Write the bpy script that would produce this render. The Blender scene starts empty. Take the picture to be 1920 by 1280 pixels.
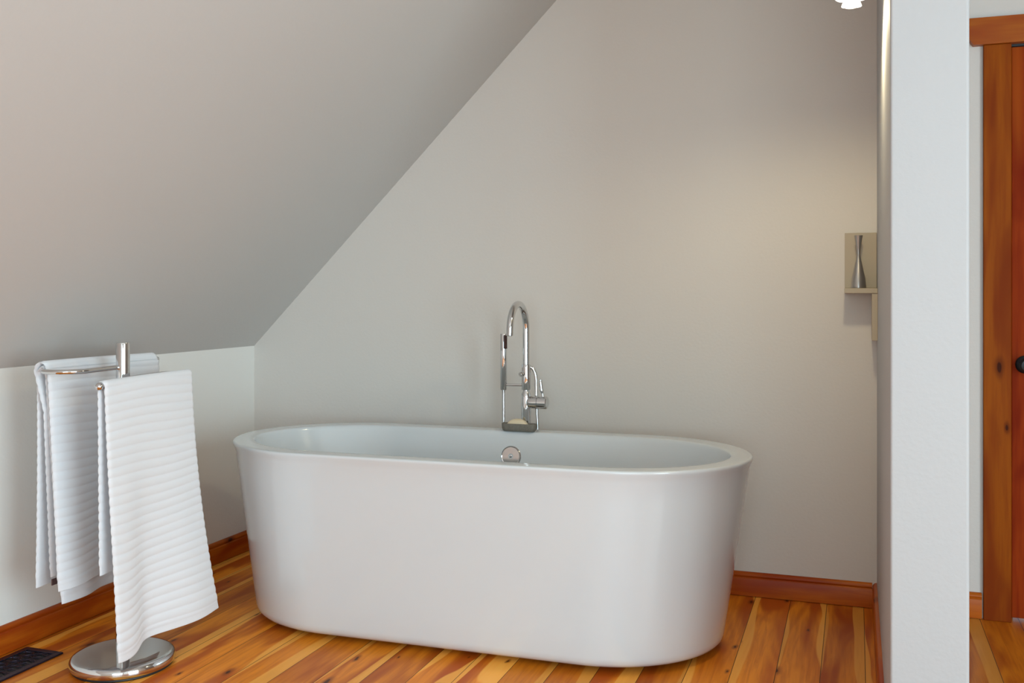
import bpy, bmesh, math, random
from math import sin, cos, pi, radians
from mathutils import Vector, Matrix

# ------------------------------------------------------------------ camera
YAW = math.atan(645/1859.0)
cam_d = bpy.data.cameras.new('camera')
cam = bpy.data.objects.new('camera', cam_d)
bpy.context.scene.collection.objects.link(cam)
cam.location = (0, 0, 1.15)
cam.rotation_euler = (pi/2, 0, YAW)
cam_d.sensor_width = 36
cam_d.lens = 1859/1920*36
cam_d.shift_y = -(640-547)/1920
cam_d.clip_start = 0.05
S = bpy.context.scene
S.camera = cam
S.view_settings.view_transform = 'Standard'
S.view_settings.look = 'None'
S.view_settings.gamma = 1
S.view_settings.use_curve_mapping = False
S.view_settings.exposure = 0.0

# ------------------------------------------------------------------ world and window light
w = bpy.data.worlds.new('world'); S.world = w; w.use_nodes = True
w.node_tree.nodes['Background'].inputs[0].default_value = (0.62, 0.76, 1.0, 1)
w.node_tree.nodes['Background'].inputs[1].default_value = 1.0

def area(name, loc, rot, sx, sy, power, col):
    l = bpy.data.lights.new(name, 'AREA'); l.shape = 'RECTANGLE'
    l.size = sx; l.size_y = sy; l.energy = power; l.color = col
    o = bpy.data.objects.new(name, l); S.collection.objects.link(o)
    o.location = loc; o.rotation_euler = rot
    return o
# daylight just outside unseen windows behind and right of camera, sized for their light
area('daylight_rear', (0.75, -2.56, 1.28), (radians(90), 0, 0), 2.5, 1.9, 106, (0.69, 0.92, 1.0))
area('daylight_side', (2.36, .1, 1.1), (radians(90), 0, radians(90)), 2.1, 2.0, 180, (0.70, 0.92, 1.0))

# ------------------------------------------------------------------ helpers
random.seed(4)
C = S.collection
def mesh_obj(name, bm, mat, parent=None, smooth=True, loc=None, angle=40):
    me = bpy.data.meshes.new(name)
    bmesh.ops.recalc_face_normals(bm, faces=bm.faces)
    bm.to_mesh(me); bm.free()
    o = bpy.data.objects.new(name, me); C.objects.link(o)
    if mat: me.materials.append(mat)
    if smooth:
        for p in me.polygons: p.use_smooth = True
        if angle: me.set_sharp_from_angle(angle=radians(angle))
    if loc is not None:                    # put the origin at loc, keep the shape where it is
        L = Vector(loc); me.transform(Matrix.Translation(-L)); o.location = L
    if parent:
        L = parent.location
        if loc is None: me.transform(Matrix.Translation(-L))
        else: o.location = Vector(loc) - L
        o.parent = parent
    return o
def sub(name, bm, mat, part, **k):         # child of a part: both meshes written in room coordinates
    o = mesh_obj(name, bm, mat, None, **k)
    root = part.parent
    o.data.transform(Matrix.Translation(-root.location))
    o.parent = part
    return o
def empty(name, loc):
    o = bpy.data.objects.new(name, None); C.objects.link(o); o.location = loc
    o.empty_display_size = .05
    return o
def tag(o, label=None, cat=None, group=None, kind=None):
    if label: o['label'] = label
    if cat: o['category'] = cat
    if group: o['group'] = group
    if kind: o['kind'] = kind
    return o
def box(bm, a, b, bev=0, seg=2):
    vs = [bm.verts.new((x, y, z)) for x in (a[0], b[0]) for y in (a[1], b[1]) for z in (a[2], b[2])]
    F = [(0,1,3,2),(4,6,7,5),(0,4,5,1),(2,3,7,6),(0,2,6,4),(1,5,7,3)]
    fs = [bm.faces.new([vs[i] for i in f]) for f in F]
    bmesh.ops.recalc_face_normals(bm, faces=fs)
    if bev:
        es = list({e for f in fs for e in f.edges})
        bmesh.ops.bevel(bm, geom=es, offset=bev, segments=seg, profile=.5, affect='EDGES')
def prism(bm, pts, axis, a, b):            # pts 2D polygon, extruded along axis from a to b
    def P(p, t):
        if axis == 'y': return (p[0], t, p[1])
        if axis == 'x': return (t, p[0], p[1])
        return (p[0], p[1], t)
    A = [bm.verts.new(P(p, a)) for p in pts]; B = [bm.verts.new(P(p, b)) for p in pts]
    n = len(pts); fs = [bm.faces.new(A), bm.faces.new(B[::-1])]
    for i in range(n): fs.append(bm.faces.new((A[i], B[i], B[(i+1)%n], A[(i+1)%n])))
    bmesh.ops.recalc_face_normals(bm, faces=fs)
def loft(bm, rings, cap0=True, cap1=True):
    R = [[bm.verts.new(p) for p in r] for r in rings]
    n = len(R[0])
    for i in range(len(R)-1):
        for j in range(n):
            bm.faces.new((R[i][j], R[i][(j+1)%n], R[i+1][(j+1)%n], R[i+1][j]))
    if cap0: bm.faces.new(R[0][::-1])
    if cap1: bm.faces.new(R[-1])
def lathe(bm, prof, c, axis=(0,0,1), n=48, cap0=True, cap1=True, mod=None):
    ax = Vector(axis).normalized()
    t = Vector((1,0,0)) if abs(ax.x) < .9 else Vector((0,1,0))
    u = ax.cross(t).normalized(); v = ax.cross(u)
    rings = []
    for r, h in prof:
        ring = []
        for j in range(n):
            a = 2*pi*j/n; rr = r*(mod(a, h) if mod else 1)
            ring.append(Vector(c)+ax*h+u*(rr*cos(a))+v*(rr*sin(a)))
        rings.append(ring)
    loft(bm, rings, cap0, cap1)
def tube(bm, pts, r, n=20, rfun=None, caps=True):
    pts = [Vector(p) for p in pts]; rings = []
    T0 = (pts[1]-pts[0]).normalized()
    u = T0.orthogonal().normalized()
    L = 0
    for i, p in enumerate(pts):
        a = pts[max(i-1, 0)]; b = pts[min(i+1, len(pts)-1)]
        T = (b-a).normalized()
        if i: L += (p-pts[i-1]).length
        u = (u-T*u.dot(T)).normalized(); v = T.cross(u)
        rr = rfun(L) if rfun else r
        rings.append([p+u*(rr*cos(2*pi*j/n))+v*(rr*sin(2*pi*j/n)) for j in range(n)])
    loft(bm, rings, caps, caps)
def smooth_path(ctrl, n=12):               # Catmull-Rom
    P = [Vector(p) for p in ctrl]; P = [P[0]*2-P[1]]+P+[P[-1]*2-P[-2]]
    out = []
    for i in range(1, len(P)-2):
        for k in range(n):
            t = k/n
            out.append(.5*((2*P[i])+(P[i+1]-P[i-1])*t+(2*P[i-1]-5*P[i]+4*P[i+1]-P[i+2])*t*t+(3*P[i]-P[i-1]-3*P[i+1]+P[i+2])*t**3))
    out.append(P[-2]); return out
def sphere(bm, c, r, n=24):
    m = Matrix.Translation(c)
    bmesh.ops.create_uvsphere(bm, u_segments=n, v_segments=n//2, radius=r, matrix=m)

# ------------------------------------------------------------------ materials
def mat(name, col, rough=.5, metal=0, coat=0, **kw):
    m = bpy.data.materials.new(name); m.use_nodes = True
    b = m.node_tree.nodes['Principled BSDF']
    b.inputs['Base Color'].default_value = (*col, 1); b.inputs['Roughness'].default_value = rough
    b.inputs['Metallic'].default_value = metal; b.inputs['Coat Weight'].default_value = coat
    b.inputs['Coat Roughness'].default_value = .06
    for k, v in kw.items(): b.inputs[k].default_value = v
    return m
class NT:
    def __init__(s, m): s.m = m; s.t = m.node_tree; s.b = s.t.nodes['Principled BSDF']
    def n(s, typ, **kw):
        nd = s.t.nodes.new(typ)
        for k, v in kw.items():
            if isinstance(k, str) and hasattr(nd, k): setattr(nd, k, v)
        return nd
    def l(s, a, b): s.t.links.new(a, b)
    def math(s, op, a, b=None, c=None, clamp=False):
        nd = s.t.nodes.new('ShaderNodeMath'); nd.operation = op; nd.use_clamp = clamp
        for i, v in enumerate((a, b, c)):
            if v is None: continue
            if isinstance(v, (int, float)): nd.inputs[i].default_value = v
            else: s.l(v, nd.inputs[i])
        return nd.outputs[0]
    def mix(s, f, a, b, blend='MIX'):
        nd = s.t.nodes.new('ShaderNodeMix'); nd.data_type = 'RGBA'; nd.blend_type = blend
        for sock, v in ((nd.inputs[0], f), (nd.inputs[6], a), (nd.inputs[7], b)):
            if isinstance(v, (int, float)): sock.default_value = v
            elif isinstance(v, tuple): sock.default_value = (*v, 1)
            else: s.l(v, sock)
        return nd.outputs[2]
    def xyz(s, sock):
        nd = s.t.nodes.new('ShaderNodeSeparateXYZ'); s.l(sock, nd.inputs[0]); return nd.outputs
    def comb(s, x, y, z):
        nd = s.t.nodes.new('ShaderNodeCombineXYZ')
        for i, v in enumerate((x, y, z)):
            if isinstance(v, (int, float)): nd.inputs[i].default_value = v
            else: s.l(v, nd.inputs[i])
        return nd.outputs[0]
    def noise(s, vec, scale, detail=3, rough=.5, dist=0):
        nd = s.t.nodes.new('ShaderNodeTexNoise'); s.l(vec, nd.inputs['Vector'])
        nd.inputs['Scale'].default_value = scale; nd.inputs['Detail'].default_value = detail
        nd.inputs['Roughness'].default_value = rough; nd.inputs['Distortion'].default_value = dist
        return nd.outputs[0]
    def ramp(s, f, stops):
        nd = s.t.nodes.new('ShaderNodeMapRange'); nd.clamp = True
        s.l(f, nd.inputs[0])
        nd.inputs[1].default_value, nd.inputs[2].default_value = stops[0], stops[1]
        nd.interpolation_type = 'SMOOTHSTEP'
        return nd.outputs[0]
    def bump(s, h, strength, dist):
        nd = s.t.nodes.new('ShaderNodeBump'); nd.inputs['Strength'].default_value = strength
        nd.inputs['Distance'].default_value = dist; s.l(h, nd.inputs['Height'])
        s.l(nd.outputs[0], s.b.inputs['Normal']); return nd

def paint(name, col):
    m = mat(name, col, .62); t = NT(m)
    tc = t.n('ShaderNodeTexCoord').outputs['Object']
    a = t.noise(tc, 90, 2); b = t.noise(tc, 3.0, 2)
    h = t.math('ADD', t.math('MULTIPLY', a, .35), t.math('MULTIPLY', b, .8))
    t.bump(h, .35, .004)
    return m
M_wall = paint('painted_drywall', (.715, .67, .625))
M_left = paint('wall_paint_lightened_knee', (.87, .84, .80))  # same wall paint, lightened to make up for weak light on the knee wall
M_part = paint('wall_paint_darkened_partition', (.45, .445, .45))  # same wall paint, darkened to offset the strong light on the partition end
M_ceil = paint('wall_paint_darkened_ceiling', (.585, .565, .545))  # same paint again, darkened to hold back the light on the slope

def wood(name, axis, mid, dark, light, knots=.5, rough=.32, scale=1.0, board=None, coat=0.0, cross=None, spec=.18):
    """axis: grain direction index. board=(pitch, phase): planks side by side along X"""
    m = mat(name, mid, rough, coat=coat); t = NT(m)
    t.b.inputs['Specular IOR Level'].default_value = spec
    t.b.inputs['Coat Roughness'].default_value = .2
    o = t.xyz(t.n('ShaderNodeTexCoord').outputs['Object'])
    x, y, z = o[0], o[1], o[2]
    al = (x, y, z)[axis]; ac = [(x, y, z)[i] for i in range(3) if i != axis]
    if board:
        q = t.math('DIVIDE', t.math('SUBTRACT', x, board[1]), board[0])
        idx = t.math('FLOOR', q); fr = t.math('SUBTRACT', q, idx)
        wn = t.n('ShaderNodeTexWhiteNoise', noise_dimensions='1D'); t.l(idx, wn.inputs['W'])
        rnd = wn.outputs['Value']
        wn2 = t.n('ShaderNodeTexWhiteNoise', noise_dimensions='1D'); t.l(t.math('ADD', idx, 71.3), wn2.inputs['W'])
        rnd2 = wn2.outputs['Value']
        off = t.math('MULTIPLY', rnd, 37.0)
    else:
        off = 0.0; rnd = None
    # grain: stretched noise
    vec = t.comb(t.math('MULTIPLY', ac[0], 1.0), t.math('ADD', t.math('MULTIPLY', al, .055), off), t.math('MULTIPLY', ac[1], 1.0))
    slow = t.comb(ac[0], t.math('ADD', t.math('MULTIPLY', al, .16), off), ac[1])
    g1 = t.noise(vec, 75*scale, 4, .6, .4)
    g2 = t.noise(slow, 11*scale, 2, .5, .7)
    g3 = t.noise(slow, 4.3*scale, 2, .5, .4)
    f1 = t.ramp(g2, (.40, .66)); f2 = t.ramp(g1, (.38, .70))
    c = t.mix(f1, mid, dark)
    c = t.mix(t.math('MULTIPLY', f2, .45), c, dark)
    # pale sapwood with a crisp edge
    if board:
        e = t.math('ADD', t.math('ADD', fr, t.math('MULTIPLY', t.math('SUBTRACT', g3, .5), 1.9)), 0.0)
        w0 = t.math('SUBTRACT', 1.12, t.math('MULTIPLY', rnd, .50))
        sap = t.ramp(t.math('SUBTRACT', e, w0), (.0, .035))
        e2 = t.math('SUBTRACT', t.math('SUBTRACT', t.math('MULTIPLY', rnd2, .42), .18), e)
        sap2 = t.ramp(e2, (.0, .035))
        sap = t.math('MAXIMUM', sap, sap2)
        c = t.mix(t.math('MULTIPLY', sap, .75), c, light)
        c = t.mix(t.math('MULTIPLY', t.math('MULTIPLY', f2, sap), .25), c, mid)
        tone = t.mix(rnd2, (.80, .72, .62), (1.22, 1.2, 1.15))
        c = t.mix(1.0, c, tone, 'MULTIPLY')
    else:
        sap = t.ramp(g3, (.54, .66)); c = t.mix(t.math('MULTIPLY', sap, .65), c, light)
    # knots
    cr = (x, y, z)[cross if cross is not None else {0: 2, 1: 2, 2: 0}[axis]]
    kv = t.comb(t.math('MULTIPLY', cr, 9*scale), t.math('ADD', t.math('MULTIPLY', al, 3.6*scale), off), 0.0)
    wob = t.n('ShaderNodeVectorMath', operation='ADD')
    nz = t.n('ShaderNodeTexNoise'); t.l(kv, nz.inputs['Vector']); nz.inputs['Scale'].default_value = 3
    sc = t.n('ShaderNodeVectorMath', operation='SCALE'); t.l(nz.outputs['Color'], sc.inputs[0]); sc.inputs['Scale'].default_value = spec
    t.l(kv, wob.inputs[0]); t.l(sc.outputs[0], wob.inputs[1])
    vo = t.n('ShaderNodeTexVoronoi', voronoi_dimensions='2D'); t.l(wob.outputs[0], vo.inputs['Vector']); vo.inputs['Scale'].default_value = 1.0
    vo.inputs['Randomness'].default_value = 1
    pick = t.xyz(vo.outputs['Color'])[0]
    size = t.math('MULTIPLY', t.math('GREATER_THAN', pick, 1-knots*.8), t.math('ADD', .022, t.math('MULTIPLY', t.math('FRACT', t.math('MULTIPLY', pick, 7.0)), .075)))
    d = vo.outputs['Distance']
    core = t.math('SUBTRACT', 1.0, t.ramp(t.math('DIVIDE', d, t.math('ADD', size, .0001)), (.55, .95)))
    halo = t.math('SUBTRACT', 1.0, t.ramp(t.math('DIVIDE', d, t.math('ADD', size, .0001)), (.7, 2.6)))
    c = t.mix(t.math('MULTIPLY', halo, .75), c, tuple(v*.55 for v in dark))
    c = t.mix(t.math('MULTIPLY', core, .85), c, (.035, .006, .002))
    if board:
        ed = t.math('MINIMUM', fr, t.math('SUBTRACT', 1.0, fr))
        gap = t.math('SUBTRACT', 1.0, t.ramp(ed, (.004, .011)))
        c = t.mix(t.math('MULTIPLY', gap, .9), c, (.03, .008, .002))
        t.bump(t.math('SUBTRACT', t.math('MULTIPLY', g1, .12), gap), .5, .0015)
    else:
        t.bump(g1, .12, .002)
    t.l(c, t.b.inputs['Base Color'])
    rr = t.math('ADD', rough-.05, t.math('MULTIPLY', g2, .14)); t.l(rr, t.b.inputs['Roughness'])
    return m
M_floor = wood('pine_floor_boards', 1, (.82, .275, .018), (.44, .085, .006), (.93, .45, .085), knots=.38, rough=.36, board=(.128, -.1012), cross=0, coat=.05)
TM, TD, TL = (.52, .12, .007), (.33, .042, .003), (.66, .21, .014)
M_trimX = wood('stained_pine_trim_along_x', 0, TM, TD, TL, knots=.35, rough=.3)
M_trimY = wood('stained_pine_trim_along_y', 1, TM, TD, TL, knots=.3, rough=.3)
M_case = wood('stained_pine_casing', 2, (.34, .08, .004), (.22, .035, .003), (.44, .14, .008), knots=.45, rough=.5, spec=.07)
M_door = wood('stained_pine_door', 2, (.33, .042, .004), (.19, .013, .002), (.46, .11, .009), knots=.6, rough=.55, spec=.06)

M_acryl = mat('white_acrylic', (.655, .675, .69), .16, coat=.5)
M_chrome = mat('chrome', (.68, .685, .69), .07, 1)
M_steel = mat('brushed_steel', (.42, .39, .36), .3, 1)
M_black = mat('black_rubber_and_shade', (.012, .012, .014), .5)  # rubber parts, and painted shade in gaps at door, tub and vent
M_knob = mat('black_iron', (.01, .01, .012), .35, .3)
M_nozzle = mat('dark_brown_rubber', (.035, .008, .006), .5)
M_stone = mat('grey_stone', (.17, .15, .125), .7)
t = NT(M_stone); tc = t.n('ShaderNodeTexCoord').outputs['Object']; nn = t.noise(tc, 160, 4)
t.l(t.mix(nn, (.12, .105, .085), (.23, .205, .17)), t.b.inputs['Base Color'])
M_soap = mat('cream_soap', (.72, .60, .42), .45, **{'Subsurface Weight': .2, 'Subsurface Radius': (.01, .007, .004)})
M_towel = mat('white_terry', (.83, .835, .87), .95, **{'Sheen Weight': .35, 'Sheen Roughness': .5})
t = NT(M_towel); tc = t.n('ShaderNodeTexCoord').outputs['Object']; nn = t.noise(tc, 700, 3, .7)
t.bump(nn, .5, .002)
M_label = mat('care_label_cloth', (.12, .07, .07), .8)
M_hem = M_towel
M_shelf = mat('beige_lacquered_board', (.47, .39, .28), .42)
M_iron = mat('dark_bronze_register', (.028, .022, .04), .35, .6)
M_winframe = mat('window_frame_paint', (.7, .7, .68), .4)
M_glow = bpy.data.materials.new('lit_frosted_glass'); M_glow.use_nodes = True
g = M_glow.node_tree; b = g.nodes['Principled BSDF']
b.inputs['Base Color'].default_value = (.9, .88, .84, 1); b.inputs['Roughness'].default_value = .4
b.inputs['Emission Color'].default_value = (1, .90, .74, 1); b.inputs['Emission Strength'].default_value = 4.0
M_pane = bpy.data.materials.new('window_glass'); M_pane.use_nodes = True
g = M_pane.node_tree; g.nodes.remove(g.nodes['Principled BSDF'])
tr = g.nodes.new('ShaderNodeBsdfTransparent'); gl = g.nodes.new('ShaderNodeBsdfGlossy'); mx = g.nodes.new('ShaderNodeMixShader')
gl.inputs['Roughness'].default_value = .02; mx.inputs[0].default_value = .06
g.links.new(tr.outputs[0], mx.inputs[1]); g.links.new(gl.outputs[0], mx.inputs[2])
g.links.new(mx.outputs[0], g.nodes['Material Output'].inputs[0])

# ------------------------------------------------------------------ room shell
XL, YB, XR, YR, HC = -2.565, 3.845, 2.2, -2.4, 2.7
KZ = .907                                       # knee wall height, the ceiling rises from it at 45 degrees
XC = XL + (HC-KZ)
PX0, PX1, PY = .072, .234, 2.37                 # partition: left face, right face, end facing the camera
DX0, DX1, DZ = .511, 1.281, 2.017               # door opening

def struct(name, bm, m, label=None, **k):
    k.setdefault('smooth', False)
    o = mesh_obj(name, bm, m, **k); o['kind'] = 'structure'
    if label: o['label'] = label
    return o
bm = bmesh.new(); box(bm, (XL-.1, YR-.1, -.12), (XR+.1, YB+1.2, 0))
struct('floor', bm, M_floor, 'glossy orange knotty pine board floor')
bm = bmesh.new(); box(bm, (XL-.1, YR-.1, 0), (XL, YB, KZ))
struct('wall_left', bm, M_left, 'low white knee wall behind the towel stand')
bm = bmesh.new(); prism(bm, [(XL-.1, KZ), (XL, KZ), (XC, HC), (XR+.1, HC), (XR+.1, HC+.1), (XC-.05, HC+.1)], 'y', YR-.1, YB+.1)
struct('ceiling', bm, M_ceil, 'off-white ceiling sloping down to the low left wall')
bm = bmesh.new()
prism(bm, [(XL-.1, 0), (DX0, 0), (DX0, DZ), (DX0, HC), (XC, HC), (XL, KZ), (XL-.1, KZ)], 'y', YB, YB+.1)
box(bm, (DX0, YB, DZ), (DX1, YB+.1, HC)); box(bm, (DX1, YB, 0), (XR+.1, YB+.1, HC))
struct('wall_back', bm, M_wall, 'plain off-white gable wall behind the bathtub')
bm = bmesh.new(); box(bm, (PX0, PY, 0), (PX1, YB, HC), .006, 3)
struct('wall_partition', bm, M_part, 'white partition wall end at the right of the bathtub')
# rear wall and right wall, each with a window opening
def holed(bm, axis, t0, t1, u0, u1, z1, hu0, hu1, hz0, hz1):
    def B(a0, a1, c0, c1):
        if axis == 'x': box(bm, (a0, t0, c0), (a1, t1, c1))
        else: box(bm, (t0, a0, c0), (t1, a1, c1))
    B(u0, hu0, 0, z1); B(hu1, u1, 0, z1); B(hu0, hu1, 0, hz0); B(hu0, hu1, hz1, z1)
bm = bmesh.new(); holed(bm, 'x', YR-.1, YR, -1.8, XR, HC, -.45, 1.95, .35, 2.2)
bm2 = bm; prism(bm2, [(XL-.1, 0), (-1.8, 0), (-1.8, KZ+(XL*-1-1.8)), (XL, KZ), (XL-.1, KZ)], 'y', YR-.1, YR)
struct('wall_rear', bm, M_wall)
bm = bmesh.new(); holed(bm, 'y', XR, XR+.1, YR, YB, HC, -.9, 1.1, .12, 2.1)
struct('wall_right', bm, M_wall)

def window(name, axis, t, u0, u1, z0, z1, inward):
    root = empty(name, (t, (u0+u1)/2, z0) if axis == 'y' else ((u0+u1)/2, t, z0))
    root['kind'] = 'structure'
    def B(bm, a0, a1, c0, c1, d0, d1):
        if axis == 'x': box(bm, (a0, t+d0, c0), (a1, t+d1, c1), .003, 1)
        else: box(bm, (t+d0, a0, c0), (t+d1, a1, c1), .003, 1)
    f = .05; m = (u0+u1)/2
    bm = bmesh.new()
    B(bm, u0, u0+f, z0, z1, -.03, .03); B(bm, u1-f, u1, z0, z1, -.03, .03)
    B(bm, u0+f, u1-f, z0, z0+f, -.03, .03); B(bm, u0+f, u1-f, z1-f, z1, -.03, .03); B(bm, m-.025, m+.025, z0+f, z1-f, -.025, .025)
    mesh_obj('window_frame', bm, M_winframe, root, smooth=False)
    for a, c in ((u0+f, m-.025), (m+.025, u1-f)):
        bm = bmesh.new()
        if axis == 'x': box(bm, (a, t-.003, z0+f), (c, t+.003, z1-f))
        else: box(bm, (t-.003, a, z0+f), (t+.003, c, z1-f))
        mesh_obj('pane', bm, M_pane, root, smooth=False)
window('unseen_window_1', 'x', YR-.05, -.45, 1.95, .35, 2.2, 1)  # unseen window, placed and widened for the light it gives
window('unseen_window_2', 'y', XR+.05, -.9, 1.1, .12, 2.1, -1)  # unseen window, made tall for the light it throws on the slope

# baseboards: stained pine with a small moulded top
H = .0905
PROF = [(0, .0022), (.016, .0022), (.016, .066), (.0145, .070), (.0125, .0715), (.0125, .0745), (.0145, .0765), (.0145, .080), (.012, .0855), (.007, .0895), (.003, H), (0, H)]
def baseboard(name, axis, wall, sgn, a, b, m, label):
    bm = bmesh.new()
    pr = [(wall+sgn*p[0], p[1]) for p in PROF]
    prism(bm, pr, 'y' if axis == 'y' else 'x', a, b)
    return struct(name, bm, m, label, smooth=True, angle=50)
baseboard('baseboard_left', 'y', XL, 1, YR, YB, M_trimY, 'stained pine baseboard along the low left wall')
baseboard('baseboard_back', 'x', YB, -1, XL+.016, PX0-.016, M_trimX, 'stained pine baseboard behind the bathtub')
baseboard('baseboard_partition', 'y', PX0, -1, PY, YB, M_trimY, 'stained pine baseboard running toward the camera along the partition')
baseboard('baseboard_right', 'x', YB, -1, PX1, .418, M_trimX, 'short stained pine baseboard between partition and door casing')
baseboard('baseboard_side', 'y', XR, -1, YR, YB, M_trimY, None)

# door
door = empty('door_1', (DX0, YB, 0)); door['kind'] = 'structure'; door['label'] = 'reddish knotty pine door with black knob at the right edge'
bm = bmesh.new(); box(bm, (.4226, YB-.02, 0), (DX0, YB, DZ-.0022), .002, 1)
mesh_obj('casing', bm, M_case, door, smooth=False)
bm = bmesh.new(); box(bm, (DX1, YB-.02, 0), (DX1+.088, YB, DZ-.0022), .002, 1)
mesh_obj('casing', bm, M_case, door, smooth=False)
hz = DZ-.002
hp = []
L0, L1, T = .372, DX1+.14, .094
hp = [(L0, hz+T), (L0, hz+.036), (L0+.004, hz+.022), (L0+.010, hz+.010), (L0+.018, hz), (L1-.018, hz), (L1-.010, hz+.010), (L1-.004, hz+.022), (L1, hz+.036), (L1, hz+T)]
bm = bmesh.new(); prism(bm, hp, 'y', YB-.032, YB)
mesh_obj('header', bm, wood('stained_pine_header', 0, (.46, .13, .008), (.32, .055, .004), (.56, .20, .014), knots=.35), door, smooth=False)
bm = bmesh.new()
box(bm, (DX0, YB+.045, 0), (DX0+.012, YB+.1, DZ-.0095)); box(bm, (DX1-.012, YB+.045, 0), (DX1, YB+.1, DZ-.0095)); box(bm, (DX0+.0005, YB+.003, DZ-.009), (DX1-.0005, YB+.1, DZ))
mesh_obj('jamb_stop_and_gap_shade', bm, M_black, door, smooth=False)  # side stops, plus a black box painting the shaded gap over the leaf
LY = YB+.002
bm = bmesh.new()
x0, x1, z0, z1 = DX0+.003, DX1-.003, .012, DZ-.012
box(bm, (x0, LY, z0), (x0+.115, LY+.038, z1), .002, 1); box(bm, (x1-.115, LY, z0), (x1, LY+.038, z1), .002, 1)
for a, b_ in ((z0, z0+.2), (.95, 1.07), (z1-.115, z1)): box(bm, (x0+.115, LY, a), (x1-.115, LY+.038, b_), .002, 1)
for a, b_ in ((z0+.2, .95), (1.07, z1-.115)): box(bm, (x0+.115, LY+.01, a), (x1-.115, LY+.03, b_))
leaf = mesh_obj('door_leaf', bm, M_door, door, smooth=False)
bm = bmesh.new()
lathe(bm, [(.0, 0), (.031, .0), (.031, .004), (.027, .008), (.012, .011), (.010, .03), (.018, .036), (.026, .045), (.027, .056), (.020, .066), (0.001, .069)], (.556, LY, .897), (0, -1, 0), 40, False, False)
sub('door_knob', bm, M_knob, leaf)

# ------------------------------------------------------------------ bathtub
TC = Vector((-1.240, 3.234)); TR = .017
def ring(a, b, R, e, z, n=168):
    out = []
    def sg(v, k): return math.copysign(abs(v)**k, v)
    # arc samples plus straight samples, counter-clockwise from the +x end
    na = 30; ns = n//2-2*na
    pts = []
    for q in range(4):
        pass
    t = [pi/2*i/na for i in range(na)]
    def arc(t0): return [(R*sg(cos(t0+s), 2/e), b*sg(sin(t0+s), 2/e)) for s in t]
    A = arc(0); pts += [(a-R+p[0], p[1]) for p in A]
    pts += [((a-R)-2*(a-R)*i/ns, b) for i in range(ns)]
    B = arc(pi/2); pts += [(-(a-R)+p[0], p[1]) for p in B]
    Cc = arc(pi); pts += [(-(a-R)+p[0], p[1]) for p in Cc]
    pts += [(-(a-R)+2*(a-R)*i/ns, -b) for i in range(ns)]
    D = arc(3*pi/2); pts += [((a-R)+p[0], p[1]) for p in D]
    return [Vector((TC.x+x*cos(TR)-y*sin(TR), TC.y+x*sin(TR)+y*cos(TR), z)) for x, y in pts]
tub = tag(empty('bathtub', (TC.x, TC.y, 0)), 'large white freestanding oval bathtub standing on the pine floor', 'bathtub')
rings = []
# outside, bottom to top: (z, a, b)
def body(z):
    k = (z-.05)/(.59-.05)
    return (.835+(.915-.835)*k, .358+(.384-.358)*k)
for z, ins in ((.014, .060), (.015, .040), (.018, .025), (.026, .011), (.037, .003), (.052, 0)):
    a, b_ = body(.05); rings.append((z, a-ins, b_-ins))
for i in range(1, 9):
    z = .055+(.585-.055)*i/8; a, b_ = body(z); rings.append((z, a, b_))
rings += [(.600, .9195, .388), (.610, .9235, .3915), (.6150, .9245, .3925), (.6185, .9240, .392), (.6208, .9220, .390), (.6218, .9190, .387),
          (.6222, .915, .383), (.6215, .872, .340), (.6210, .860, .328), (.6195, .8555, .3235), (.616, .853, .321), (.609, .851, .3185), (.598, .848, .3155)]
for k in range(1, 15):
    s = k/14; z = .598-(.598-.20)*s
    rings.append((z, .847-.150*s-.03*s*s, .314-.060*s))
for a_ in range(1, 9):
    q = a_/8*pi/2
    rings.append((.20-.06*sin(q), .667-.11*(1-cos(q)), .254-.10*(1-cos(q))))
rings += [(.137, .40, .10), (.135, .25, .05)]
bm = bmesh.new()
R3 = []
for z, a, b_ in rings:
    Rr = min(.42*a/.93+.01, a*.999)
    e = 2.0 if z < .3 else 2.0
    R3.append(ring(a*1.004, b_, max(min(Rr, a*.95), .02), 1.98, z))
loft(bm, R3, True, True)
shell = mesh_obj('tub_shell', bm, M_acryl, tub, angle=None)
bm = bmesh.new(); loft(bm, [ring(.74, .25, .33, 2, 0), ring(.74, .25, .33, 2, .0155)]); mesh_obj('tub_foot_gap_shade', bm, M_black, tub)  # inset base, black to paint the shadow gap under the tub
bm = bmesh.new()
ov = Vector((-1.2325, 3.545, .528)); ax = Vector((0, -1, .17)).normalized()
lathe(bm, [(.001, -.006), (.030, -.006), (.041, -.004), (.0425, .001), (.0415, .006), (.037, .0095), (.034, .0085), (.010, .0085), (.0095, .006), (.006, .006), (.0055, .009), (.001, .0098)], ov, ax, 56, False, False)
mesh_obj('overflow_plate', bm, M_chrome, tub, angle=9)
bm = bmesh.new(); lathe(bm, [(.001, 0), (.032, 0), (.030, .004), (.012, .006), (.001, .006)], (-1.235, 3.24, .136), (0, 0, 1), 40, False, False)
mesh_obj('drain', bm, M_chrome, tub)

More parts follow.
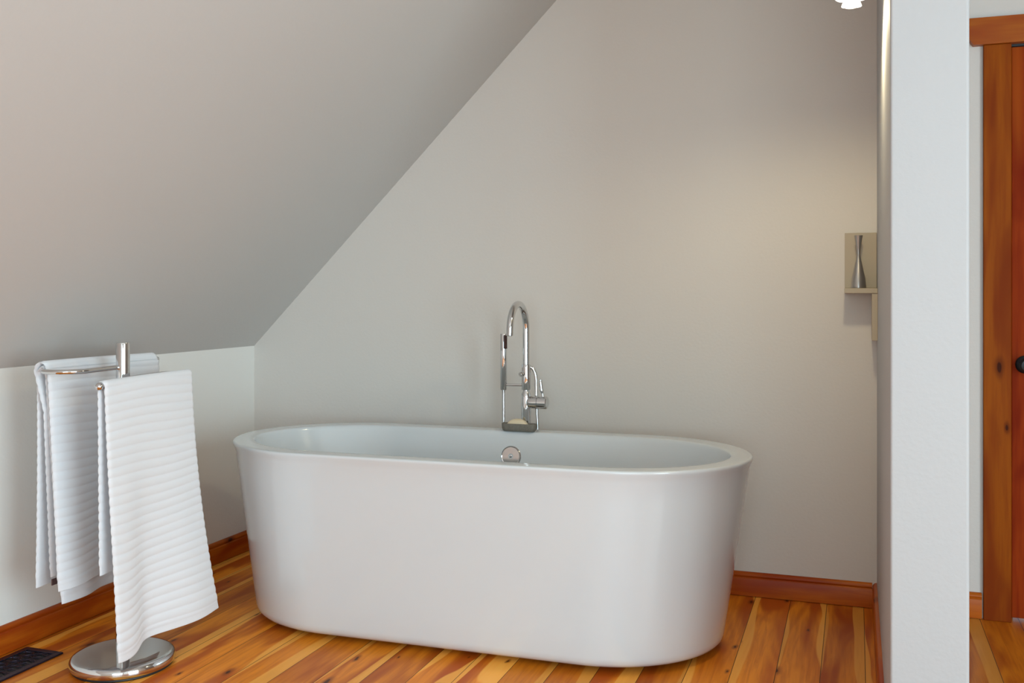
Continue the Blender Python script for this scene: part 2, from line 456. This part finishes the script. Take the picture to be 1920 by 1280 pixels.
# ------------------------------------------------------------------ faucet on the back rim
FX, FY, FZ = -1.195, 3.609, .622
fau = tag(empty('bathtub_faucet', (FX, FY, FZ)), 'tall chrome gooseneck bath faucet with hand shower on the tub rim', 'faucet')
bm = bmesh.new()
lathe(bm, [(.001, 0), (.022, 0), (.022, .004), (.019, .006), (.0192, .08), (.0192, .125), (.018, .137), (.014, .145), (.012, .150), (.012, .156)], (FX, FY, FZ), (0, 0, 1), 40, False, False)
mesh_obj('faucet_body', bm, M_chrome, fau)
bm = bmesh.new()
zs = FZ+.153
lathe(bm, [(.0115, 0), (.0168, 0), (.0175, .002), (.0175, .094), (.0165, .097), (.0115, .098)], (FX, FY, zs), (0, 0, 1), 40, False, False)
sleeve = mesh_obj('diverter_sleeve', bm, M_chrome, fau)
bm = bmesh.new(); lathe(bm, [(.001, .016), (.006, .016), (.006, .024), (.0085, .026), (.0085, .033), (.007, .035), (.001, .035)], (FX, FY, zs+.061), (-.45, -1, 0), 24, False, False)
sub('diverter_knob', bm, M_chrome, sleeve)
# spout: riser, half loop toward the tub, short drop
rs = .0130; RL = .094; zt = 1.008
pts = [(FX, FY, FZ+.249), (FX, FY, .95), (FX, FY, zt)]
for i in range(1, 25):
    a = pi*i/24*.985; pts.append((FX, FY-RL+RL*cos(a), zt+.0+RL*1.02*sin(a)))
lx = pts[-1]; pts.append((FX, lx[1]-.0015, zt-.018))
bm = bmesh.new(); tube(bm, pts, rs, 28)
sp = mesh_obj('spout', bm, M_chrome, fau)
bm = bmesh.new(); lathe(bm, [(.001, 0), (.0085, 0), (.0085, .0008), (.001, .0008)], (FX, lx[1]-.0016, zt-.0193), (0, 0, 1), 24, False, False)
sub('aerator', bm, M_black, sp)
# valve with lever
bm = bmesh.new()
vz = .728
lathe(bm, [(.018, .006), (.0225, .012), (.0236, .020), (.0236, .046), (.0210, .0475), (.0210, .049), (.0236, .0505), (.0236, .082), (.0208, .085), (.001, .0855)], (FX, FY, vz), (1, 0, 0), 44, False, False)
valve = mesh_obj('valve_body', bm, M_chrome, fau)
bm = bmesh.new()
tube(bm, smooth_path([(FX+.068, FY, vz+.020), (FX+.066, FY, vz+.034), (FX+.063, FY, vz+.044), (FX+.061, FY, vz+.055), (FX+.058, FY, vz+.080), (FX+.0575, FY, vz+.087)], 8), .005, 20,
     lambda L: .0042 if L < .016 else min(.0042+(L-.016)*.35, .0070) if L < .062 else .0060)
sub('lever', bm, M_chrome, valve)
# bracket and hand shower
HX, HY_ = -1.2835, 3.600
bm = bmesh.new(); tube(bm, [(FX-.015, FY-.002, .7925), (HX+.010, HY_, .7925)], .0048, 16)
mesh_obj('shower_bracket', bm, M_chrome, fau)
bm = bmesh.new()
lathe(bm, [(.001, 0), (.0105, 0), (.0130, .003), (.0130, .214), (.012, .2165), (.001, .217)], (HX, HY_, .772), (0, 0, 1), 36, False, False)
hs = mesh_obj('hand_shower', bm, M_chrome, fau)
bm = bmesh.new()
for k in range(9):
    z0 = .932+k*.0056
    lathe(bm, [(.0128, 0), (.0142, .001), (.0142, .0040), (.0128, .0050)], (HX, HY_, z0), (0, 0, 1), 40, False, False)
th = math.atan2(-.50, .9)
lathe(bm, [(.0127, 0), (.0136, .001), (.0136, .0515), (.0127, .0525)], (HX, HY_, .931), (0, 0, 1), 40, False, False)
bmesh.ops.delete(bm, geom=[v for v in bm.verts if (Vector((v.co.x-HX, v.co.y-HY_)).normalized().dot(Vector((cos(th), sin(th)))) < .66)], context='VERTS')
sub('spray_face', bm, M_nozzle, hs)
def ribbed(r): return lambda L: r*(1+.13*sin(2*pi*L/.0034))
bm = bmesh.new()
pts = [(HX, HY_, .773-i*.00085) for i in range(int((.773-.6225)/.00085))]
tube(bm, pts, .006, 16, ribbed(.0062))
mesh_obj('hose', bm, M_chrome, fau)
bm = bmesh.new()
cp = [(FX+.012, FY+.006, .862), (FX+.022, FY+.008, .858), (FX+.032, FY+.009, .843), (FX+.037, FY+.009, .82), (FX+.038, FY+.009, .78), (FX+.041, FY+.008, .70), (FX+.045, FY+.006, .6225)]
pp = smooth_path(cp, 60); up = [pp[0]]; acc = 0
for a, b_ in zip(pp, pp[1:]):
    L = (b_-a).length; d = .00085-acc
    while d <= L: up.append(a.lerp(b_, d/L)); d += .00085
    acc = L-(d-.00085)
tube(bm, up, .006, 16, lambda L: .0068 if L < .12 else ribbed(.0062)(L))
mesh_obj('hose', bm, M_chrome, fau)

# ------------------------------------------------------------------ soap dish and soap
def rrect(cx, cy, hx, hy, r, z, n=8, rot=0):
    out = []
    for q, (sx, sy) in enumerate(((1, 1), (-1, 1), (-1, -1), (1, -1))):
        for i in range(n+1):
            a = q*pi/2+pi/2*i/n
            x, y = sx*(hx-r)+r*cos(a), sy*(hy-r)+r*sin(a)
            out.append(Vector((cx+x*cos(rot)-y*sin(rot), cy+x*sin(rot)+y*cos(rot), z)))
    return out
dx, dy, dz = -1.2080, 3.5645, .622
bm = bmesh.new()
R = [rrect(dx, dy, .060, .0165, .014, dz), rrect(dx, dy, .0645, .0195, .0165, dz+.0035), rrect(dx, dy, .0672, .021, .018, dz+.012), rrect(dx, dy, .068, .0215, .018, dz+.027), rrect(dx, dy, .067, .0208, .0175, dz+.029), rrect(dx, dy, .0645, .018, .015, dz+.029), rrect(dx, dy, .063, .0165, .014, dz+.026), rrect(dx, dy, .060, .014, .012, dz+.020)]
loft(bm, R)
dish = mesh_obj('soap_dish', bm, M_stone, loc=(dx, dy, dz)); tag(dish, 'oblong grey stone soap dish on the tub rim before the faucet', 'soap dish')
bm = bmesh.new()
sx_, sz_ = -1.2145, dz+.0205
R = []
for k in range(13):
    a = -pi/2+pi*k/12
    kk = max(cos(a), .05)**.55
    R.append([Vector((p.x, p.y, p.z-.012*((p.x-sx_)/.04)**2*(1 if k > 5 else .35))) for p in rrect(sx_, dy, .043*kk, .0135*kk, .0125*kk, sz_+.0105+.0125*sin(a)+.004)])
loft(bm, R)
zmin = min(v.co.z for v in bm.verts)
for v in bm.verts: v.co.z += sz_-zmin-.0002
soap = mesh_obj('soap_bar', bm, M_soap, loc=(sx_, dy, sz_)); tag(soap, 'cream coloured curved bar of soap lying in the grey dish', 'soap')

# ------------------------------------------------------------------ towel stand
SX, SY = -2.138, 2.498
st = tag(empty('towel_stand', (SX, SY, 0)), 'chrome two-armed towel stand on a round base by the low left wall', 'towel stand')
bm = bmesh.new()
lathe(bm, [(.001, .008), (.150, .008), (.1535, .011), (.1545, .018), (.1535, .028), (.150, .034), (.144, .0375), (.134, .039), (.10, .041), (.03, .0435), (.001, .044)], (SX, SY, 0), (0, 0, 1), 96, False, False)
base = mesh_obj('stand_base', bm, M_chrome, st, angle=None)
bm = bmesh.new(); lathe(bm, [(.001, 0), (.146, 0), (.148, .003), (.147, .0085), (.001, .0085)], (SX, SY, 0), (0, 0, 1), 72, False, False)
sub('rubber_pad', bm, M_black, base)
bm = bmesh.new(); lathe(bm, [(.0205, .0425), (.0205, .858), (.0195, .859), (.0195, .861), (.0205, .862), (.0205, .990), (.0195, .9935), (.001, .994)], (SX, SY, 0), (0, 0, 1), 40, False, False)
mesh_obj('pole', bm, M_chrome, st, angle=30)
RR = .0075
# upper arm: leaves the pole toward the camera, turns round and runs back beside the wall
UP0, UP1 = Vector((-2.289, 2.365, .915)), Vector((-2.298, 2.845, .915))
pts = [Vector((SX-.006, SY-.012, .918)), Vector((SX-.008, 2.40, .917)), Vector((SX-.010, 2.365, .9165))]
cx_, rr_ = (SX-.010+UP0.x)/2, (SX-.010-UP0.x)/2
for i in range(1, 16):
    a = pi*i/16; pts.append(Vector((cx_+rr_*cos(a), 2.365-rr_*1.05*sin(a), .916)))
pts += [UP0, UP0.lerp(UP1, .5), UP1]
bm = bmesh.new(); tube(bm, pts, RR, 20); ua = mesh_obj('upper_arm', bm, M_chrome, st)
bm = bmesh.new(); sphere(bm, UP1+Vector((0, .004, 0)), .0115); sub('end_ball', bm, M_chrome, ua)
# lower arm: leaves the pole away from the camera, turns round and runs forward
LO0, LO1 = Vector((-2.038, 2.285, .880)), Vector((-2.068, 2.700, .880))
pts = [Vector((SX-.004, SY+.010, .880)), Vector((SX-.018, 2.62, .880)), Vector((SX-.024, 2.700, .880))]
ex = SX-.024; cx_, rr_ = (ex+LO1.x)/2, (LO1.x-ex)/2
for i in range(1, 16):
    a = pi-pi*i/16; pts.append(Vector((cx_+rr_*cos(a), 2.700+rr_*1.0*sin(a), .880)))
pts += [LO1, LO1.lerp(LO0, .5), LO0]
bm = bmesh.new(); tube(bm, pts, RR, 20); la = mesh_obj('lower_arm', bm, M_chrome, st)
bm = bmesh.new(); sphere(bm, LO0, .0118); sub('end_ball', bm, M_chrome, la)

# ------------------------------------------------------------------ ribbed towels
def drape(bm, P0, P1, rho, Lf, Lb, f_front, f_back, th=.006, lam=.0265, A=.0035, nu=70, ds=.0026, phase=0.0, ubase=0.0):
    """a cloth hung over the rod P0-P1; f_*(u,t) -> (outward, along, extra length) offsets, u along the rod, t down 0..1"""
    ax = (P1-P0); W = ax.length; ax.normalize()
    n = Vector((ax.y, -ax.x, 0)).normalized()          # toward the room (+x side)
    if n.x < 0: n = -n
    arc = pi*rho
    total = Lb+arc+Lf; nv = int(total/ds)
    grid = []
    for j in range(nv+1):
        s = total*j/nv; row = []
        for i in range(nu+1):
            u = i/nu
            if s < Lb:
                t = (Lb-s)/Lb; o, a_, dz = f_back(u, t)
                p = P0+ax*(u*W+a_)+n*(-rho-o)+Vector((0, 0, -t*(Lb+dz)))
            elif s <= Lb+arc:
                q = (s-Lb)/rho
                p = P0+ax*(u*W)+n*(-rho*cos(q))+Vector((0, 0, rho*sin(q)))
            else:
                t = (s-Lb-arc)/Lf; o, a_, dz = f_front(u, t)
                p = P0+ax*(u*W+a_)+n*(rho+o)+Vector((0, 0, -t*(Lf+dz)))
            row.append(p)
        grid.append(row)
    def rib(j, u):
        s = total*j/nv
        end = min(s, total-s)
        k = min(max((end-.018)/.01, 0), 1)
        v = abs(sin(pi*(s+phase+.004*sin(5*u+s*9))/lam))**.75
        return A*k*v
    out, inn = [], []
    for j in range(nv+1):
        ro, ri = [], []
        for i in range(nu+1):
            du = grid[j][min(i+1, nu)]-grid[j][max(i-1, 0)]
            dv = grid[min(j+1, nv)][i]-grid[max(j-1, 0)][i]
            N = dv.cross(du)
            N = N.normalized() if N.length > 1e-9 else n
            u = i/nu; e = min(u, 1-u)*W
            rnd = math.sqrt(max(min(e/.006, 1), 0)*(2-max(min(e/.006, 1), 0)))*.85+.15
            r_ = rib(j, u)
            ex = ax*((-1 if u < .5 else 1)*r_*.9) if e < 1e-6 else Vector((0, 0, 0))
            ro.append(bm.verts.new(grid[j][i]+N*((th/2+r_)*rnd)+ex))
            ri.append(bm.verts.new(grid[j][i]-N*((th/2+r_*.4)*rnd)+ex))
        out.append(ro); inn.append(ri)
    for j in range(nv):
        for i in range(nu):
            bm.faces.new((out[j][i], out[j][i+1], out[j+1][i+1], out[j+1][i]))
            bm.faces.new((inn[j][i], inn[j+1][i], inn[j+1][i+1], inn[j][i+1]))
        bm.faces.new((out[j][0], out[j+1][0], inn[j+1][0], inn[j][0]))
        bm.faces.new((out[j][nu], inn[j][nu], inn[j+1][nu], out[j+1][nu]))
    for i in range(nu):
        bm.faces.new((out[0][i], inn[0][i], inn[0][i+1], out[0][i+1]))
        bm.faces.new((out[nv][i], out[nv][i+1], inn[nv][i+1], inn[nv][i]))
def G(x, c, s): return math.exp(-((x-c)/s)**2)

# front towel on the lower arm
P0, P1 = LO0.lerp(LO1, .02), LO0.lerp(LO1, 1.06)
bm = bmesh.new()
def ff(u, t):
    o = .026*t + .012*t*t*G(u, .10, .16) - .016*t**2*G(u, .33, .12) + .010*t**1.5*sin(7*u+2.5*t) + .004*sin(11*u)*t
    a = .006*t*(1-u)+.070*t*t*u + .01*t*u
    o += .03*t**3*u
    return o, a, .012*t*u+.018*t*G(u, .05, .2)
def fb(u, t):
    return -.002+.006*t*sin(6*u), .006*t, 0
drape(bm, P0, P1, .0118, .772, .545, ff, fb)
tf = mesh_obj('towel', bm, M_towel, loc=P0, angle=None)
tag(tf, 'white ribbed towel on the lower front arm, hanging almost to the stand base', 'towel')

# rear towel on the upper arm, folded over itself
P0, P1 = UP0+Vector((0, -.035, 0)), UP0.lerp(UP1, .985)
bm = bmesh.new()
def rf(u, t):
    o = .010*t + .010*t*sin(9*u+1)*t + .012*t*t*G(u, .2, .12)
    return o, .045*t, 0
def rb(u, t):
    return .006+.020*t+.006*t*sin(8*u), .03*t-.015*t*t, 0
drape(bm, P0, P1, .0118, .705, .655, rf, rb, nu=56, A=.0022)
P2 = P0+(P1-P0)*.985
def rf2(u, t):
    return .004+.026*t**.8*G(u, .08, .22)+.012*t+.008*t*sin(10*u), .005*t+.03*t*t*u, 0
def rb2(u, t):
    return .002-.030*min(t*5, 1)+.002*t, .035*t, 0
drape(bm, P0+Vector((0, -.006, .003)), P2, .0215, .655, .625, rf2, rb2, nu=56, phase=.01, A=.0030)
tr_ = mesh_obj('towel', bm, M_towel, loc=P0, angle=None)
tag(tr_, 'folded white ribbed towel on the upper arm nearer the wall', 'towel')
lab = bmesh.new()
box(lab, (-2.300, 2.376, .262), (-2.296, 2.398, .281), .0008, 1)
mesh_obj('care_label', lab, M_label, None, smooth=False)
cl = bpy.data.objects['care_label']; cl.data.transform(Matrix.Translation(-Vector(P0))); cl.parent = tr_; cl['label'] = 'small dark care label at the hem'

# ------------------------------------------------------------------ floor register
vent = tag(empty('floor_vent', (-2.453, 2.36, 0)), 'dark bronze floor vent with scrollwork grille beside the left baseboard', 'vent')
vx0, vx1, vy0, vy1 = -2.528, -2.380, 2.205, 2.510
bm = bmesh.new(); fw = .021
for a, b_ in (((vx0, vy0, 0), (vx0+fw, vy1, .006)), ((vx1-fw, vy0, 0), (vx1, vy1, .006)), ((vx0+fw, vy0, 0), (vx1-fw, vy0+fw, .006)), ((vx0+fw, vy1-fw, 0), (vx1-fw, vy1, .006))):
    box(bm, a, b_, .0012, 1)
mesh_obj('vent_frame', bm, M_iron, vent, smooth=False)
bm = bmesh.new(); box(bm, (vx0+fw, vy0+fw, .0002), (vx1-fw, vy1-fw, .0012)); mesh_obj('vent_well_shade', bm, M_black, vent, smooth=False)  # flat black sheet painting the dark cavity below the grille
bm = bmesh.new()
rg = random.Random(3)
gx0, gx1, gy0, gy1 = vx0+fw, vx1-fw, vy0+fw, vy1-fw
cy_ = gy0+.028
while cy_ < gy1-.02:
    for s in (-1, 1):
        c0 = Vector(((gx0+gx1)/2, cy_, .0045))
        for r0, da in ((.026, 0), (.016, .7)):
            pts = []
            for k in range(22):
                a = k/21*2*pi*.8+da; r_ = r0*(1-.5*k/21)
                pts.append(c0+Vector((s*(r_*cos(a)+.024), r_*sin(a), 0)))
            tube(bm, pts, .0012, 6)
        tube(bm, smooth_path([c0, c0+Vector((s*.018, .016, 0)), c0+Vector((s*.035, .008, 0)), Vector((gx1 if s > 0 else gx0, cy_+.02, .0045))], 5), .0013, 6)
        tube(bm, smooth_path([c0+Vector((0, -.012, 0)), c0+Vector((s*.02, -.020, 0)), Vector((gx1 if s > 0 else gx0, cy_-.012, .0045))], 5), .0013, 6)
    cy_ += .052
tube(bm, [((gx0+gx1)/2, gy0, .0045), ((gx0+gx1)/2, gy1, .0045)], .0014, 6)
mesh_obj('grille', bm, M_iron, vent)

# ------------------------------------------------------------------ small shelf and vase in the corner
sh = tag(empty('wall_shelf', (PX0, 3.78, 1.0)), 'small beige stepped wall shelf in the corner beside the partition', 'shelf')
SB = 1.163
bm = bmesh.new(); box(bm, (-.039, YB-.016, SB+.0005), (PX0-.001, YB, 1.365), .001, 1); mesh_obj('back_panel', bm, M_shelf, sh, smooth=False)
bm = bmesh.new(); box(bm, (-.039, YB-.125, SB-.018), (PX0-.0002, YB, SB), .001, 1); mesh_obj('shelf_board', bm, M_shelf, sh, smooth=False)
bm = bmesh.new(); box(bm, (PX0-.019, YB-.122, .978), (PX0, YB-.01, SB-.0185), .001, 1); mesh_obj('side_panel', bm, M_shelf, sh, smooth=False)
bm = bmesh.new()
vb = (.0085, 3.775, SB)
prof = [(.001, 0), (.0262, 0), (.0266, .002), (.0252, .015), (.0236, .035), (.0178, .060), (.0128, .085), (.0082, .106), (.0062, .120), (.0062, .130), (.0078, .145), (.0108, .165), (.0140, .186), (.0146, .1895), (.0128, .1895), (.010, .170), (.001, .168)]
lathe(bm, prof, vb, (0, 0, 1), 40, False, False)
va = mesh_obj('vase', bm, M_steel, loc=vb); tag(va, 'slender brushed silver hourglass vase on the small corner shelf', 'vase')

# ------------------------------------------------------------------ wall lamp on the partition
LX, LY_, LZ = -.011, 2.90, 1.941
lamp = tag(empty('wall_lamp', (PX0, LY_, 2.03)), 'lit wall lamp with white scalloped glass shade at the top of the partition', 'lamp')
bm = bmesh.new(); lathe(bm, [(.001, 0), (.045, 0), (.045, .006), (.038, .011), (.001, .012)], (PX0, LY_, 2.06), (-1, 0, 0), 36, False, False); mesh_obj('back_plate', bm, M_chrome, lamp)
bm = bmesh.new(); tube(bm, smooth_path([(PX0-.008, LY_, 2.06), (.04, LY_, 2.065), (.012, LY_, 2.075), (LX, LY_, 2.062), (LX, LY_, 2.03)], 8), .005, 16); mesh_obj('lamp_arm', bm, M_chrome, lamp)
bm = bmesh.new(); lathe(bm, [(.004, .033), (.014, .030), (.024, .018), (.027, 0), (.0255, -.001), (.0255, .001), (.022, .016), (.012, .028), (.004, .030)], (LX, LY_, 2.0), (0, 0, 1), 36, False, False); mesh_obj('socket_cup', bm, M_chrome, lamp)
bm = bmesh.new()
pet = lambda a, h: 1+(.13*abs(sin(2.5*a+.6))-.04)*min(max((2.0-LZ-h)/.05, 0), 1)
for (r1, h1, r0, tw) in ((.047, .024, .024, 0), (.0255, 0.0, .018, 1.1)):
    pr = [(r0, .064), (r0+.004, .055), (r1*.72, h1+.018), (r1*.92, h1+.006), (r1, h1), (r1*.97, h1-.001), (r1*.85, h1+.006), (r1*.6, h1+.016), (r0-.004, .052), (r0-.005, .063)]
    lathe(bm, pr, (LX, LY_, LZ), (0, 0, 1), 60, False, False, mod=lambda a, h, tw=tw, h1=h1: 1+.16*(abs(sin(2.5*a+tw))-.4)*min(max((.05-h)/.04, 0), 1))
mesh_obj('lamp_shade', bm, M_glow, lamp, angle=None)
bm = bmesh.new(); sphere(bm, (LX, LY_, LZ+.022), .013); mesh_obj('bulb', bm, M_glow, lamp)
ld = bpy.data.lights.new('lamp_light', 'SPOT'); ld.energy = 15.5; ld.color = (1, .87, .56); ld.spot_size = radians(172); ld.spot_blend = .5; ld.shadow_soft_size = .045
lo = bpy.data.objects.new('lamp_light', ld); C.objects.link(lo); lo.location = (LX, LY_, LZ-.006)
